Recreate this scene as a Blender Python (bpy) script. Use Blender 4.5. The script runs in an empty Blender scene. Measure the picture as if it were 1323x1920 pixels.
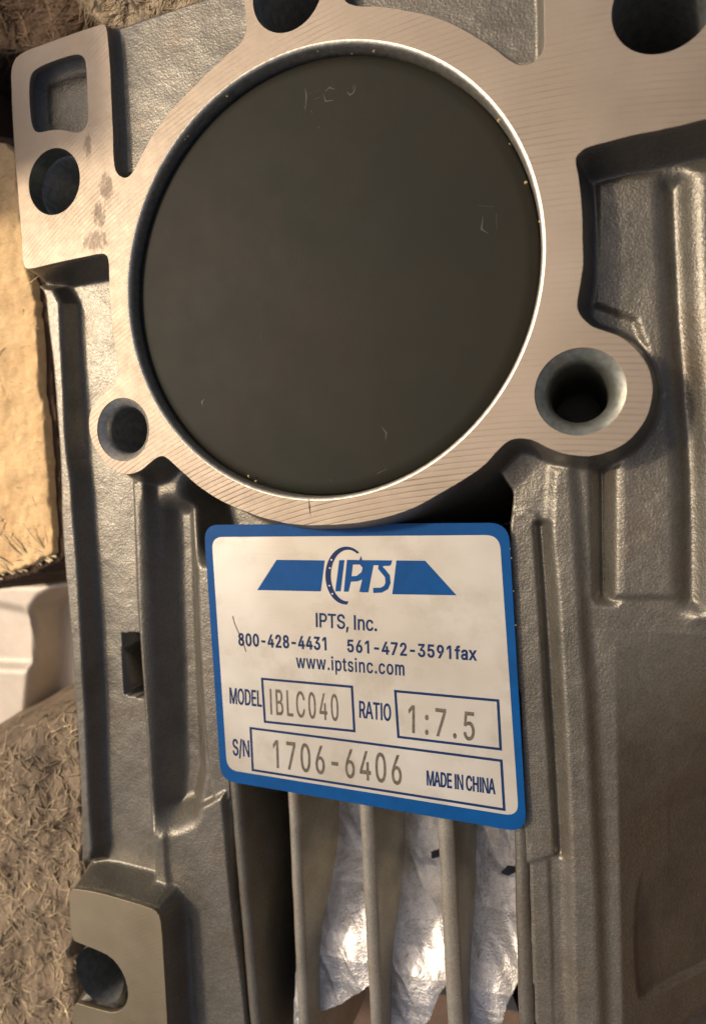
import bpy, math, random
import numpy as np
from mathutils import Matrix, Vector
random.seed(7)
RNG = np.random.default_rng(7)
sc = bpy.context.scene
MM = 0.001
# ------------------------------------------------------------------ camera
# model frame in millimetres: the machined face of the gearbox is z = 0, the bore centre is the origin,
# +y runs up along the housing and +z points up out of the machined face
CAM = np.array([32.92012, -27.17821, 81.11862])
ROT = np.array([[0.94351065, -0.03942373, -0.32898849],
                [0.02013844, 0.99788386, -0.06182425],
                [0.33072965, 0.05170652, 0.94230798]])
FPX = 1199.37
cd = bpy.data.cameras.new("camera")
cam = bpy.data.objects.new("camera", cd)
sc.collection.objects.link(cam)
sc.camera = cam
cd.sensor_fit = 'VERTICAL'
cd.sensor_height = 24.0
cd.lens = FPX / 1920 * 24.0
cd.clip_start = 0.002
cd.clip_end = 50
m = Matrix([list(r) for r in ROT.T]).to_4x4()
m.translation = Vector(CAM * MM)
cam.matrix_world = m
cd.dof.use_dof = True
cd.dof.focus_distance = 0.088
cd.dof.aperture_fstop = 0.015 / 0.0011 / 1.0     # about 1.1 mm pupil
# ------------------------------------------------------------------ light
SUN_DIR = Vector((-0.60, 0.23, 0.74)).normalized()     # towards the sun
SUN_EL = math.asin(SUN_DIR.z)
SUN_ROT = math.atan2(SUN_DIR.x, SUN_DIR.y)
w = bpy.data.worlds.new("World")
sc.world = w
w.use_nodes = True
nt = w.node_tree
nt.nodes.clear()
sky = nt.nodes.new('ShaderNodeTexSky')
sky.sky_type = 'NISHITA'
sky.sun_disc = False
sky.sun_elevation = SUN_EL
sky.sun_rotation = SUN_ROT
sky.dust_density = 7.0
sky.air_density = 0.6
sky.ozone_density = 0.0
bg = nt.nodes.new('ShaderNodeBackground')
bg.inputs[1].default_value = 0.13
out = nt.nodes.new('ShaderNodeOutputWorld')
nt.links.new(sky.outputs[0], bg.inputs[0])
nt.links.new(bg.outputs[0], out.inputs[0])
sl = bpy.data.lights.new("sun", 'SUN')
sl.energy = 2.9
sl.angle = math.radians(5.0)
sl.color = (1.0, 0.84, 0.66)
so = bpy.data.objects.new("sun", sl)
so.rotation_euler = SUN_DIR.to_track_quat('Z', 'Y').to_euler()
sc.collection.objects.link(so)
sc.view_settings.view_transform = 'Standard'
sc.view_settings.look = 'None'
sc.view_settings.exposure = -0.22
sc.view_settings.gamma = 1.0
sc.view_settings.use_white_balance = True
sc.view_settings.white_balance_temperature = 6950
sc.view_settings.white_balance_tint = 10

# ------------------------------------------------------------------ helpers
def U(px, py, z=0.0):
    """point of the plane at height z (mm) that the photo shows at pixel px, py"""
    d = np.array([(px - 661.5) / FPX, -(py - 960) / FPX, -1.0]) @ ROT
    t = (z - CAM[2]) / d[2]
    return CAM + t * d

def UP(pts, z=0.0):
    return np.array([U(x, y, z)[:2] for x, y in pts])

def chaikin(P, n=2, closed=True):
    P = np.asarray(P, float)
    for _ in range(n):
        if closed:
            Q = np.roll(P, -1, axis=0)
            P = np.stack([P * .75 + Q * .25, P * .25 + Q * .75], 1).reshape(-1, 2)
        else:
            A, B = P[:-1], P[1:]
            M = np.stack([A * .75 + B * .25, A * .25 + B * .75], 1).reshape(-1, 2)
            P = np.concatenate([P[:1], M, P[-1:]])
    return P

def circ(cx, cy, r, n=48, noise=0.0):
    a = np.linspace(0, 2 * np.pi, n, endpoint=False)
    rr = r + noise * (np.sin(3 * a + 1) + .6 * np.sin(7 * a + 2))
    return np.stack([cx + rr * np.cos(a), cy + rr * np.sin(a)], 1)

def put(name, me, parent=None, mats=(), smooth=True):
    o = bpy.data.objects.new(name, me)
    sc.collection.objects.link(o)
    for mt in mats:
        me.materials.append(mt)
    if smooth:
        me.polygons.foreach_set("use_smooth", np.ones(len(me.polygons), bool))
    if parent:
        o.parent = parent
        o.matrix_parent_inverse = parent.matrix_world.inverted()
    return o

def mesh(name, V, F, parent=None, mats=(), smooth=True):
    me = bpy.data.meshes.new(name)
    me.from_pydata((np.asarray(V) * MM).tolist(), [], [list(map(int, f)) for f in F])
    me.validate()
    me.update()
    return put(name, me, parent, mats, smooth)

def tag(o, label=None, cat=None, group=None, kind=None):
    if label: o['label'] = label
    if cat: o['category'] = cat
    if group: o['group'] = group
    if kind: o['kind'] = kind
    return o

def empty(name, loc):
    o = bpy.data.objects.new(name, None)
    o.location = Vector(loc) * MM
    o.empty_display_size = 0.01
    sc.collection.objects.link(o)
    bpy.context.view_layer.update()
    return o

def vnoise(x, y, seed=0):
    rs = np.random.RandomState(seed)
    T = rs.rand(256, 256).astype(np.float32)
    xi = np.floor(x).astype(int); yi = np.floor(y).astype(int)
    fx = x - xi; fy = y - yi
    fx = fx * fx * (3 - 2 * fx); fy = fy * fy * (3 - 2 * fy)
    a = T[xi % 256, yi % 256]; b = T[(xi + 1) % 256, yi % 256]
    c = T[xi % 256, (yi + 1) % 256]; d = T[(xi + 1) % 256, (yi + 1) % 256]
    return (a * (1 - fx) + b * fx) * (1 - fy) + (c * (1 - fx) + d * fx) * fy - 0.5

def fbm(x, y, octaves=4, seed=0):
    s = 0; a = 1.0
    for i in range(octaves):
        s = s + a * vnoise(x * 2 ** i, y * 2 ** i, seed + i)
        a *= .5
    return s

class Field:
    """a cast surface kept as a height map in mm; far below = open air"""
    def __init__(s, x0, x1, y0, y1, res, base=-70.0):
        s.xs = np.arange(x0, x1, res, dtype=np.float32)
        s.ys = np.arange(y0, y1, res, dtype=np.float32)
        s.res = res
        s.X, s.Y = np.meshgrid(s.xs, s.ys)
        s.H = np.full(s.X.shape, base, np.float32)

    def sdf(s, P, margin):
        P = np.asarray(P, np.float32)
        lo = P.min(0) - margin; hi = P.max(0) + margin
        i0, i1 = np.searchsorted(s.xs, [lo[0], hi[0]])
        j0, j1 = np.searchsorted(s.ys, [lo[1], hi[1]])
        X = s.X[j0:j1, i0:i1]; Y = s.Y[j0:j1, i0:i1]
        D = np.full(X.shape, 1e9, np.float32)
        inside = np.zeros(X.shape, bool)
        n = len(P)
        for k in range(n):
            a = P[k]; b = P[(k + 1) % n]
            e = b - a
            L = float(e @ e)
            if L < 1e-9:
                continue
            wx = X - a[0]; wy = Y - a[1]
            t = np.clip((wx * e[0] + wy * e[1]) / L, 0, 1)
            dx = wx - t * e[0]; dy = wy - t * e[1]
            np.minimum(D, dx * dx + dy * dy, out=D)
            c = (a[1] > Y) != (b[1] > Y)
            if abs(e[1]) > 1e-9:
                inside ^= c & (X < e[0] * (Y - a[1]) / e[1] + a[0])
        D = np.sqrt(D)
        D[inside] *= -1
        return (slice(j0, j1), slice(i0, i1)), D

    def up(s, P, z, slope=5.0, k=0.6, round_=0.4, tilt=None, margin=None):
        """raise the polygon to z, its flanks falling outwards; k = fillet at the foot, round_ = at the top edge"""
        sl, D = s.sdf(P, margin or 8 + 2 * k)
        zt = z if tilt is None else z + tilt(s.X[sl], s.Y[sl])
        f = zt - slope * (D + round_ * .3)
        f = smin(f, zt, round_ * slope * .5)
        f = np.where(D > (margin or 8 + 2 * k) - .5, -999, f)
        s.H[sl] = smax(s.H[sl], f, k)

    def cut(s, P, z, slope=5.0, k=0.6, foot=0.8, margin=None):
        sl, D = s.sdf(P, margin or 6)
        f = z + slope * D * 1.0
        f = smax(f + 0 * D, np.full_like(D, z), foot) if True else f
        f = np.where(D > 0, np.maximum(f, z + slope * D), f)
        s.H[sl] = np.where(D > (margin or 6) - .5, s.H[sl], smin(s.H[sl], f, k))

    def build(s, name, floor, parent, mats):
        H = s.H
        keep = H > floor
        q = keep[:-1, :-1] & keep[1:, :-1] & keep[:-1, 1:] & keep[1:, 1:]
        ny, nx = H.shape
        idx = np.arange(ny * nx).reshape(ny, nx)
        A = idx[:-1, :-1][q]; B = idx[:-1, 1:][q]; C = idx[1:, 1:][q]; D = idx[1:, :-1][q]
        F = np.stack([A, B, C, D], 1)
        used = np.unique(F)
        remap = np.zeros(ny * nx, np.int32); remap[used] = np.arange(len(used))
        F = remap[F]
        V = np.stack([s.X.ravel()[used], s.Y.ravel()[used], H.ravel()[used]], 1) * MM
        me = bpy.data.meshes.new(name)
        me.vertices.add(len(V)); me.vertices.foreach_set("co", V.astype(np.float32).ravel())
        me.loops.add(F.size); me.loops.foreach_set("vertex_index", F.ravel().astype(np.int32))
        me.polygons.add(len(F))
        me.polygons.foreach_set("loop_start", np.arange(0, F.size, 4, dtype=np.int32))
        me.update(calc_edges=True)
        return put(name, me, parent, mats, True)

def smin(a, b, k):
    if k <= 0: return np.minimum(a, b)
    h = np.clip(.5 + .5 * (b - a) / k, 0, 1)
    return b * (1 - h) + a * h - k * h * (1 - h)

def smax(a, b, k):
    return -smin(-np.asarray(a), -np.asarray(b), k)

def curve_plate(name, loops, ztop, thick, parent, mats, bevel=0.06):
    """flat plate with holes; crisp edge with a hair of rounding"""
    cu = bpy.data.curves.new(name + "_c", 'CURVE')
    cu.dimensions = '2D'; cu.fill_mode = 'BOTH'
    cu.extrude = (thick / 2 - bevel) * MM
    cu.bevel_depth = bevel * MM; cu.bevel_resolution = 1
    cu.offset = -bevel * MM
    for L in loops:
        sp = cu.splines.new('POLY')
        sp.points.add(len(L) - 1)
        for p, (x, y) in zip(sp.points, L):
            p.co = (x * MM, y * MM, 0, 1)
        sp.use_cyclic_u = True
    t = bpy.data.objects.new(name + "_t", cu)
    sc.collection.objects.link(t)
    dg = bpy.context.evaluated_depsgraph_get()
    me = bpy.data.meshes.new_from_object(t.evaluated_get(dg))
    bpy.data.objects.remove(t)
    me.name = name
    me.materials.clear()
    me.transform(Matrix.Translation((0, 0, (ztop - thick / 2) * MM)))
    return put(name, me, parent, mats, False)

def lathe(name, prof, cx, cy, parent, mats, n=128, cap=False):
    V = []; F = []
    a = np.linspace(0, 2 * np.pi, n, endpoint=False)
    for r, z in prof:
        for t in a:
            V.append((cx + r * math.cos(t), cy + r * math.sin(t), z))
    for i in range(len(prof) - 1):
        for j in range(n):
            k = (j + 1) % n
            F.append((i * n + j, i * n + k, (i + 1) * n + k, (i + 1) * n + j))
    if cap:
        F.append(tuple(range((len(prof) - 1) * n, len(prof) * n)))
    return mesh(name, V, F, parent, mats)

# ------------------------------------------------------------------ materials
class NT:
    def __init__(s, name):
        s.m = bpy.data.materials.new(name); s.m.use_nodes = True
        s.t = s.m.node_tree; s.t.nodes.clear()
        s.o = s.t.nodes.new('ShaderNodeOutputMaterial')
        s.b = s.t.nodes.new('ShaderNodeBsdfPrincipled')
        s.t.links.new(s.b.outputs[0], s.o.inputs[0])
        tc = s.t.nodes.new('ShaderNodeTexCoord')
        mp = s.t.nodes.new('ShaderNodeMapping'); mp.inputs['Scale'].default_value = (1000, 1000, 1000)
        s.t.links.new(tc.outputs['Object'], mp.inputs['Vector'])
        s.co = mp.outputs[0]            # object position in mm
    def n(s, typ, **kw):
        nd = s.t.nodes.new(typ)
        for k, v in kw.items(): setattr(nd, k, v)
        return nd
    def l(s, a, b): s.t.links.new(a, b)
    def math(s, op, a, b=None, c=None, clamp=False):
        nd = s.n('ShaderNodeMath', operation=op, use_clamp=clamp)
        for i, v in enumerate((a, b, c)):
            if v is None: continue
            if isinstance(v, (int, float)): nd.inputs[i].default_value = v
            else: s.l(v, nd.inputs[i])
        return nd.outputs[0]
    def noise(s, scale, detail=4, rough=.55, stretch=None, dist=0.0, rot=None, off=None):
        v = s.co
        if stretch or rot or off:
            mp = s.n('ShaderNodeMapping')
            if stretch: mp.inputs['Scale'].default_value = stretch
            if rot: mp.inputs['Rotation'].default_value = rot
            if off: mp.inputs['Location'].default_value = off
            s.l(v, mp.inputs[0]); v = mp.outputs[0]
        nd = s.n('ShaderNodeTexNoise')
        nd.inputs['Scale'].default_value = scale; nd.inputs['Detail'].default_value = detail
        nd.inputs['Roughness'].default_value = rough; nd.inputs['Distortion'].default_value = dist
        s.l(v, nd.inputs['Vector'])
        return nd.outputs['Fac']
    def ramp(s, f, stops):
        r = s.n('ShaderNodeValToRGB')
        e = r.color_ramp.elements
        while len(e) < len(stops): e.new(0.5)
        for k, (p, c) in zip(e, stops):
            k.position = p
            k.color = tuple(c) + (1,) if isinstance(c, (tuple, list)) else (c, c, c, 1)
        s.l(f, r.inputs[0])
        return r.outputs[0]
    def mix(s, f, a, b, mode='MIX'):
        nd = s.n('ShaderNodeMix', data_type='RGBA', blend_type=mode)
        for i, v in ((0, f), (6, a), (7, b)):
            if isinstance(v, (int, float)): nd.inputs[i].default_value = v
            elif isinstance(v, tuple): nd.inputs[i].default_value = v + (1,) if len(v) == 3 else v
            else: s.l(v, nd.inputs[i])
        return nd.outputs[2]
    def bump(s, h, dist, strength=1.0, nrm=None):
        nd = s.n('ShaderNodeBump'); nd.inputs['Strength'].default_value = strength
        nd.inputs['Distance'].default_value = dist * MM
        s.l(h, nd.inputs['Height'])
        if nrm is not None: s.l(nrm, nd.inputs['Normal'])
        return nd.outputs[0]
    def set(s, **kw):
        for k, v in kw.items():
            i = s.b.inputs[k.replace('_', ' ')]
            if isinstance(v, (int, float)): i.default_value = v
            elif isinstance(v, tuple): i.default_value = v + (1,) if len(v) == 3 else v
            else: s.l(v, i)
        return s.m

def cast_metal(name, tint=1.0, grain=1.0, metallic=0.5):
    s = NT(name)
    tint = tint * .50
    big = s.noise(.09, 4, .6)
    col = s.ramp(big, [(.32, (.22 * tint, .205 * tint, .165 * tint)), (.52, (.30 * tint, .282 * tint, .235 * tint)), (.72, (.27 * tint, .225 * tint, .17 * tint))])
    spots = s.noise(.55, 5, .7)
    col = s.mix(s.ramp(spots, [(.60, 0.0), (.74, .55)]), col, (.20, .17, .13))
    gr = s.noise(3.2, 3, .65)
    col = s.mix(.35, col, s.ramp(gr, [(.3, .2), (.7, .8)]), 'OVERLAY')
    fine = s.noise(2.6, 4, .7)
    mid = s.noise(.8, 3, .5)
    worm = s.noise(1.2, 2, .6, dist=1.5)
    h = s.math('ADD', s.math('MULTIPLY', fine, .7), s.math('MULTIPLY', mid, .15))
    h = s.math('ADD', h, s.math('MULTIPLY', worm, .08))
    glint = s.n('ShaderNodeTexVoronoi'); glint.inputs['Scale'].default_value = 3.0; s.l(s.co, glint.inputs['Vector'])
    h = s.math('ADD', h, s.math('MULTIPLY', glint.outputs['Distance'], .35))
    rg = s.math('ADD', s.math('MULTIPLY', s.noise(1.4, 3), .25), .25)
    return s.set(Specular_IOR_Level=.9, Base_Color=col, Metallic=metallic, Roughness=rg, Normal=s.bump(h, .075 * grain, 1.0))

def machined(name, trail=1.0, c0=(.285, .238, .188), c1=(.355, .302, .25)):
    s = NT(name)
    sep = s.n('ShaderNodeSeparateXYZ'); s.l(s.co, sep.inputs[0])
    X, Y = sep.outputs[0], sep.outputs[1]
    # face-mill trail: the same arc repeated along y
    R, xc = 120.0, 26.0
    dx = s.math('SUBTRACT', X, xc)
    arc = s.math('SQRT', s.math('SUBTRACT', R * R, s.math('MULTIPLY', dx, dx)))
    ph = s.math('SUBTRACT', Y, arc)
    wob = s.math('MULTIPLY', s.noise(.035, 1), .5)
    ph = s.math('ADD', ph, wob)
    cv = s.n('ShaderNodeCombineXYZ'); s.l(s.math('MULTIPLY', X, .05), cv.inputs[0]); s.l(ph, cv.inputs[1])
    def strat(scale, det):
        nd = s.n('ShaderNodeTexNoise'); nd.inputs['Scale'].default_value = scale; nd.inputs['Detail'].default_value = det
        nd.inputs['Roughness'].default_value = .6; s.l(cv.outputs[0], nd.inputs['Vector']); return nd.outputs['Fac']
    line = s.math('SINE', s.math('MULTIPLY', ph, 2 * math.pi / .74))
    line2 = s.math('SUBTRACT', s.math('MULTIPLY', strat(2.2, 3), 2.0), 1.0)
    lm = s.math('ADD', s.math('MULTIPLY', line, .8), s.math('MULTIPLY', line2, .55))
    grooves = s.ramp(s.math('ADD', s.math('MULTIPLY', lm, .5), .5), [(.10, 0.0), (.24, .85), (.6, 1.0)])
    msk = s.ramp(s.noise(.07, 3, .6, off=(3, 9, 0)), [(.40, .06), (.66, .6)])
    low = s.ramp(s.math('MULTIPLY', s.math('ADD', Y, 40.0), .0125), [(.0, 1.0), (.16, 1.0), (.32, 0.0)])
    low = s.math('MULTIPLY', low, s.ramp(s.math('MULTIPLY', s.math('ADD', X, 40.0), .0125), [(.55, 1.0), (.8, .15)]))
    msk = s.math('MULTIPLY', s.math('ADD', msk, s.math('MULTIPLY', low, .45), clamp=True), trail)
    gm = s.math('MULTIPLY', s.math('SUBTRACT', 1.0, grooves), msk)
    fleck = s.noise(1.3, 5, .75)
    broad = s.noise(.05, 3, .6)
    base = s.ramp(broad, [(.3, c0), (.7, c1)])
    base = s.mix(s.ramp(s.noise(.35, 5, .7), [(.58, 0.0), (.75, .35)]), base, (.36, .28, .20))
    base = s.mix(s.math('MULTIPLY', gm, s.math('ADD', s.math('MULTIPLY', low, .45), .4)), base, (.12, .085, .06))
    base = s.mix(s.ramp(s.noise(2.1, 4, .8, stretch=(.5, 1.6, 1)), [(.66, 0.0), (.73, .7)]), base, (.62, .58, .52))
    base = s.mix(s.ramp(fleck, [(.66, 0.0), (.76, .6)]), base, (.30, .22, .15))
    # scuffed oil marks beside the flange corner
    def blob(cx, cy, rx, ry, seed):
        u = s.math('DIVIDE', s.math('SUBTRACT', X, cx), rx); v = s.math('DIVIDE', s.math('SUBTRACT', Y, cy), ry)
        d = s.math('ADD', s.math('MULTIPLY', u, u), s.math('MULTIPLY', v, v))
        d = s.math('ADD', d, s.math('MULTIPLY', s.math('SUBTRACT', s.noise(1.1, 5, .8, stretch=(1.6, .6, 1), rot=(0, 0, -.6)), .5), 5.0))
        return s.ramp(d, [(.25, .75), (1.0, 0.0)])
    for px, py, rx, ry in ((200, 352, 1.4, 2.4), (186, 405, 1.3, 2.0), (180, 452, 2.6, 1.7), (165, 272, .8, 1.8)):
        c = U(px, py)
        base = s.mix(blob(c[0], c[1], rx, ry, px), base, (.11, .09, .072))
    h = s.math('ADD', s.math('MULTIPLY', s.math('SUBTRACT', 1.0, gm), .9), s.math('MULTIPLY', line2, .06))
    h = s.math('ADD', h, s.math('MULTIPLY', s.noise(4.0, 3, .7), .25))
    h = s.math('ADD', h, s.math('MULTIPLY', s.noise(.8, 3, .6), .25))
    rg = s.math('ADD', s.math('MULTIPLY', s.noise(.5, 4, .7), .2), .36)
    return s.set(Base_Color=base, Metallic=.8, Roughness=s.math('ADD', rg, .10), Normal=s.bump(h, .03, .9))

def plain(name, col, rough=.5, metallic=0.0, noise_amt=.15, nscale=.5, bump=0.0, bscale=2.0, spec=None):
    s = NT(name)
    n = s.noise(nscale, 4, .6)
    lo = tuple(c * (1 - noise_amt) for c in col); hi = tuple(min(1, c * (1 + noise_amt)) for c in col)
    c = s.ramp(n, [(.3, lo), (.7, hi)])
    kw = dict(Base_Color=c, Roughness=rough, Metallic=metallic)
    if spec is not None: kw['Specular_IOR_Level'] = spec
    if bump: kw['Normal'] = s.bump(s.noise(bscale, 5, .65), bump, 1.0)
    return s.set(**kw)

def wood_fibre(name, a, b, dark, stretch, bump, scale=1.0, rough=.85):
    s = NT(name)
    f1 = s.noise(.55 * scale, 6, .72, stretch=stretch, dist=.8)
    f2 = s.noise(1.6 * scale, 4, .7, stretch=stretch, dist=1.2)
    col = s.ramp(f1, [(.25, b), (.5, a), (.8, tuple(min(1, c * 1.2) for c in a))])
    col = s.mix(s.ramp(f2, [(.28, 1.0), (.42, 0.0)]), col, dark)
    col = s.mix(s.ramp(s.noise(.12 * scale, 3), [(.35, .45), (.65, 0.0)]), col, b)
    h = s.math('ADD', s.math('MULTIPLY', f1, .8), s.math('MULTIPLY', f2, .6))
    return s.set(Base_Color=col, Roughness=rough, Normal=s.bump(h, bump, 1.0))

M_CAST = cast_metal("cast_aluminium")
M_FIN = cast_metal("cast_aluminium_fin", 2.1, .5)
def shell_metal():
    s = NT("sand_cast_shell")
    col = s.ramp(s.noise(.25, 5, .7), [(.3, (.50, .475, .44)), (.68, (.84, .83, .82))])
    g1 = s.noise(3.0, 4, .7); g2 = s.noise(.5, 4, .6, dist=1.0)
    col = s.mix(s.ramp(g1, [(.30, .6), (.45, 0.0)]), col, (.18, .17, .16))
    h = s.math('ADD', s.math('MULTIPLY', g1, .7), s.math('MULTIPLY', g2, .8))
    return s.set(Base_Color=col, Metallic=.9, Roughness=.34, Normal=s.bump(h, .13, 1.0))
M_SHELL = shell_metal()
M_FACE = machined("machined_aluminium")
M_PAD_DIM = machined("machined_foot_dimmed", .12, (.20, .17, .115), (.30, .26, .19))  # face metal toned down; weaker light on the foot put into its colour
M_BORE = plain("turned_bore_metal", (.50, .48, .42), .42, .8, .25, 1.2, .04, 1.5)
M_CSK = plain('countersink_metal', (.21, .22, .195), .4, .7, .25, 1.0, .04, 1.5)
M_HOLE = plain("drilled_hole_metal", (.20, .21, .21), .5, .5, .3, 1.0, .05, 2.0)
M_BLUE = plain("blue_print", (.0, .062, .225), .5, 0, .12, .3, .01, 1, .15)
M_INK = plain("navy_ink", (.008, .028, .10), .5, 0, .1, .6, spec=.15)
M_GREY = plain("grey_stamped_ink", (.10, .085, .065), .55, 0, .45, 1.6)
M_SCR = plain("dark_scratch", (.10, .08, .06), .6)

def label_metal():
    s = NT("silver_label_foil")
    n = s.noise(.06, 3, .6)
    col = s.ramp(n, [(.3, (.44, .405, .345)), (.7, (.57, .56, .515))])
    col = s.mix(s.ramp(s.noise(.16, 5, .65, off=(20, 3, 1)), [(.52, 0.0), (.75, .5)]), col, (.33, .29, .22))
    br = s.noise(1.0, 3, .7, stretch=(.25, 4.0, 1))
    return s.set(Base_Color=col, Metallic=.35, Roughness=.42, Normal=s.bump(br, .012, .8))
M_LABEL = label_metal()

def rubber():
    s = NT("black_rubber_cap")
    col = s.ramp(s.noise(.05, 3), [(.35, (.0105, .0125, .008)), (.65, (.016, .0135, .009))])
    h = s.noise(2.2, 4, .6)
    # faint pale scuffs
    sc_ = s.ramp(s.noise(.5, 6, .8, off=(5, 5, 0)), [(.72, 0.0), (.80, .5)])
    col = s.mix(sc_, col, (.075, .075, .06))
    return s.set(Base_Color=col, Roughness=s.ramp(s.noise(.12, 5, .7, off=(1, 8, 0)), [(.2, .56), (.8, .64)]), Specular_IOR_Level=.2, Normal=s.bump(h, .02, .7))
M_RUB = rubber()

# ------------------------------------------------------------------ outlines (photo pixels)
PLATE = [(22,122),(36,100),(110,72),(189,45),(200,46),(205,90),(208,151),(212,234),(214,314),(223,329),(236,334),(249,325),(265,291),
 (287,249),(314,215),(340,185),(378,147),(416,110),(442,89),(455,76),(462,57),(460,23),(456,-20),(450,-60),
 (560,-75),(640,-70),(640,-20),(646,2),(661,9),(680,12),(714,11),(751,16),(812,30),(853,46),(899,72),(936,98),(963,119),(985,123),(1004,113),(1019,91),(1020,57),(1018,0),(1016,-60),
 (1240,-130),(1440,-120),(1480,60),(1440,200),(1323,223),(1258,240),(1193,252),(1137,266),(1103,275),(1086,285),(1078,300),(1084,328),(1089,367),(1092,416),(1093,499),(1089,519),(1084,549),(1082,576),(1088,594),
 (1106,610),(1137,621),(1167,633),(1193,655),(1212,681),(1222,712),(1223,749),(1213,783),(1190,817),(1159,840),(1125,853),(1091,857),(1057,852),(1027,840),(1001,826),(978,821),(955,824),(933,844),
 (914,867),(880,893),(850,911),(796,943),(752,961),(709,975),(653,984),(585,986),(544,983),(503,974),(462,961),(422,943),(394,927),(367,908),(340,884),(314,858),(299,855),(283,866),(265,884),
 (242,891),(215,885),(189,860),(170,826),(166,790),(172,764),(189,745),(203,729),(217,716),(223,696),(217,658),(210,609),(205,544),(205,492),(200,478),(187,475),(151,484),(94,496),(51,507),(43,493),(40,435),(32,340),(25,240),(21,160)]
POCKET = [(57,147),(62,134),(79,123),(113,110),(144,101),(157,106),(162,121),(164,181),(166,219),(162,238),(151,248),(140,248),(113,242),(94,244),(72,249),(62,242),(57,212),(55,170)]
PAD = [(130,1666),(155,1669),(185,1674),(234,1688),(280,1702),(297,1711),(303,1734),(308,1817),(314,1920),(318,2010),(138,2010),(137,1920),(138,1879),(163,1887),(189,1894),(215,1900),(234,1890),(241,1870),
 (238,1843),(227,1817),(208,1794),(181,1781),(155,1771),(134,1762),(131,1700)]
plate = chaikin(UP(PLATE), 2)
dn = fbm(plate[:, 0] * .5, plate[:, 1] * .5, 3, 5)
plate = plate + np.stack([dn, np.roll(dn, 9)], 1) * .10
pocket = chaikin(UP(POCKET), 2)
pad = chaikin(UP(PAD), 1)
HOLES = {'flange': (-42.29, 20.48, 4.95), 'lboss': (-32.13, -18.31, 4.75), 'rboss': (33.45, -17.94, 5.12), 'top': (43.0, 23.8, 5.3), 'tc': (-1.9, 37.4, 5.0)}
BORE_R = 29.95

# ------------------------------------------------------------------ the gearbox
G = empty('gearbox', (0, -40, -60))
tag(G, 'cast aluminium worm gearbox with machined face, black bore cap and blue and silver name plate', 'gearbox')

F = Field(-72, 62, -128, 52, 0.2)
SIL = [(49,505),(62,530),(81,548),(87,609),(96,677),(102,752),(108,828),(111,903),(112,967),(117,1052),(124,1120),(131,1205),(136,1290),(141,1358),(146,1443),(149,1514),(151,1590),(150,1622),(133,1648),(131,1700)]
INL = [(113,541),(117,639),(123,733),(127,847),(136,903),(141,979),(146,1035),(151,1120),(156,1205),(160,1290),(163,1341),(167,1440),(171,1533),(178,1612)]
body = [tuple(p) for p in UP(SIL, -3.2)] + [tuple(p) for p in UP([(133,1800),(138,2050),(1480,2050),(1480,-60)], -3)] + [tuple(p) for p in UP([(470,-30),(400,-6),(340,13),(235,50),(215,52),(215,200),(60,300)], -2.5)]
und = lambda x, y: fbm(x * .06, y * .035, 3, 11) * .8
F.up(np.array(body), -6.2, 14, .8, .8, tilt=und, margin=14)
# small pocket between the flange and the ring, shallower than the rest
P1 = UP([(190,60),(235,50),(340,13),(400,-6),(470,-30),(520,60),(420,180),(300,330),(180,330)], -2.5)
F.up(P1, -2.1, 6, 1.2, .5, tilt=lambda x, y: fbm(x * .12, y * .12, 3, 4) * .1)
P2 = UP([(630,-80),(630,60),(900,130),(1040,130),(1040,-80)], -2.5)
F.up(P2, -2.6, 4, 1.5, .8)
# left side: outer lip
lip = chaikin(np.concatenate([UP(SIL[1:-2], -3.0), UP(INL[::-1], -3.0)]), 1)
F.up(lip, -3.0, 2.6, 2.2, .9)
# rib beside the panel
rib = np.concatenate([UP([(249,905),(252,967),(258,1120),(266,1256),(274,1358),(283,1514),(292,1640),(300,1725)], -4.6), UP([(330,1725),(314,1640),(306,1514),(296,1400),(289,1290),(281,1154),(272,967),(270,900)], -4.6)])
F.up(rib, -4.5, 1.6, .9, .6)
# flat land under and left of the plate
seatL = UP([(350,965),(372,960),(420,1000),(450,1480),(432,1500),(405,1500),(392,1400),(372,1200)], -6.4)
F.up(seatL, -5.9, 3.5, 1.0, .6)
lowL = UP([(296,1545),(340,1528),(400,1498),(424,1484),(434,1600),(446,1720),(462,1835),(471,1920),(480,2040),(315,2040),(312,1800),(305,1700)], -6)
F.up(lowL, -4.9, 3.0, 1.3, .7)
# groove left of the plate
gro = UP([(322,960),(345,960),(352,1200),(364,1440),(352,1500),(330,1510),(335,1440),(328,1200)], -7)
F.cut(gro, -9.5, 1.3, 1.2, 1.0)
# land right of the plate, thin groove, long ridge
seatR = UP([(900,985),(985,952),(1008,960),(1022,1000),(1034,1200),(1046,1400),(1052,1600),(985,1620),(955,1400),(930,1200)], -6.2)
F.up(seatR, -6.0, 2.5, 1.0, .7)
gr2 = UP([(1012,985),(1024,985),(1038,1128),(1046,1288),(1053,1400),(1062,1590),(1050,1600),(1038,1400),(1026,1200)], -6.5)
F.cut(gr2, -7.6, 2.2, .6, .5)
rid = UP([(1036,880),(1072,870),(1082,1000),(1094,1192),(1103,1304),(1112,1480),(1120,1642),(1128,1898),(1132,2040),(1080,2040),(1072,1900),(1066,1600),(1058,1400),(1042,1128),(1030,1000)], -5.8)
F.up(rid, -5.2, 1.5, 1.5, 1.0)
rid2 = UP([(990,1575),(1030,1610),(1036,1760),(1040,1920),(1042,2040),(1008,2040),(1002,1900),(994,1700)], -6.5)
F.up(rid2, -6.2, 3, .8, .6)
slope_ = U(1132, 1400, -8)
F.H = np.where((F.X > slope_[0] + .0) & (F.H > -20), F.H - .85 * np.clip(F.X - slope_[0] - 1.5, 0, 99) * np.clip((-48 - F.Y) / 25, 0, 1), F.H)
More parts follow.
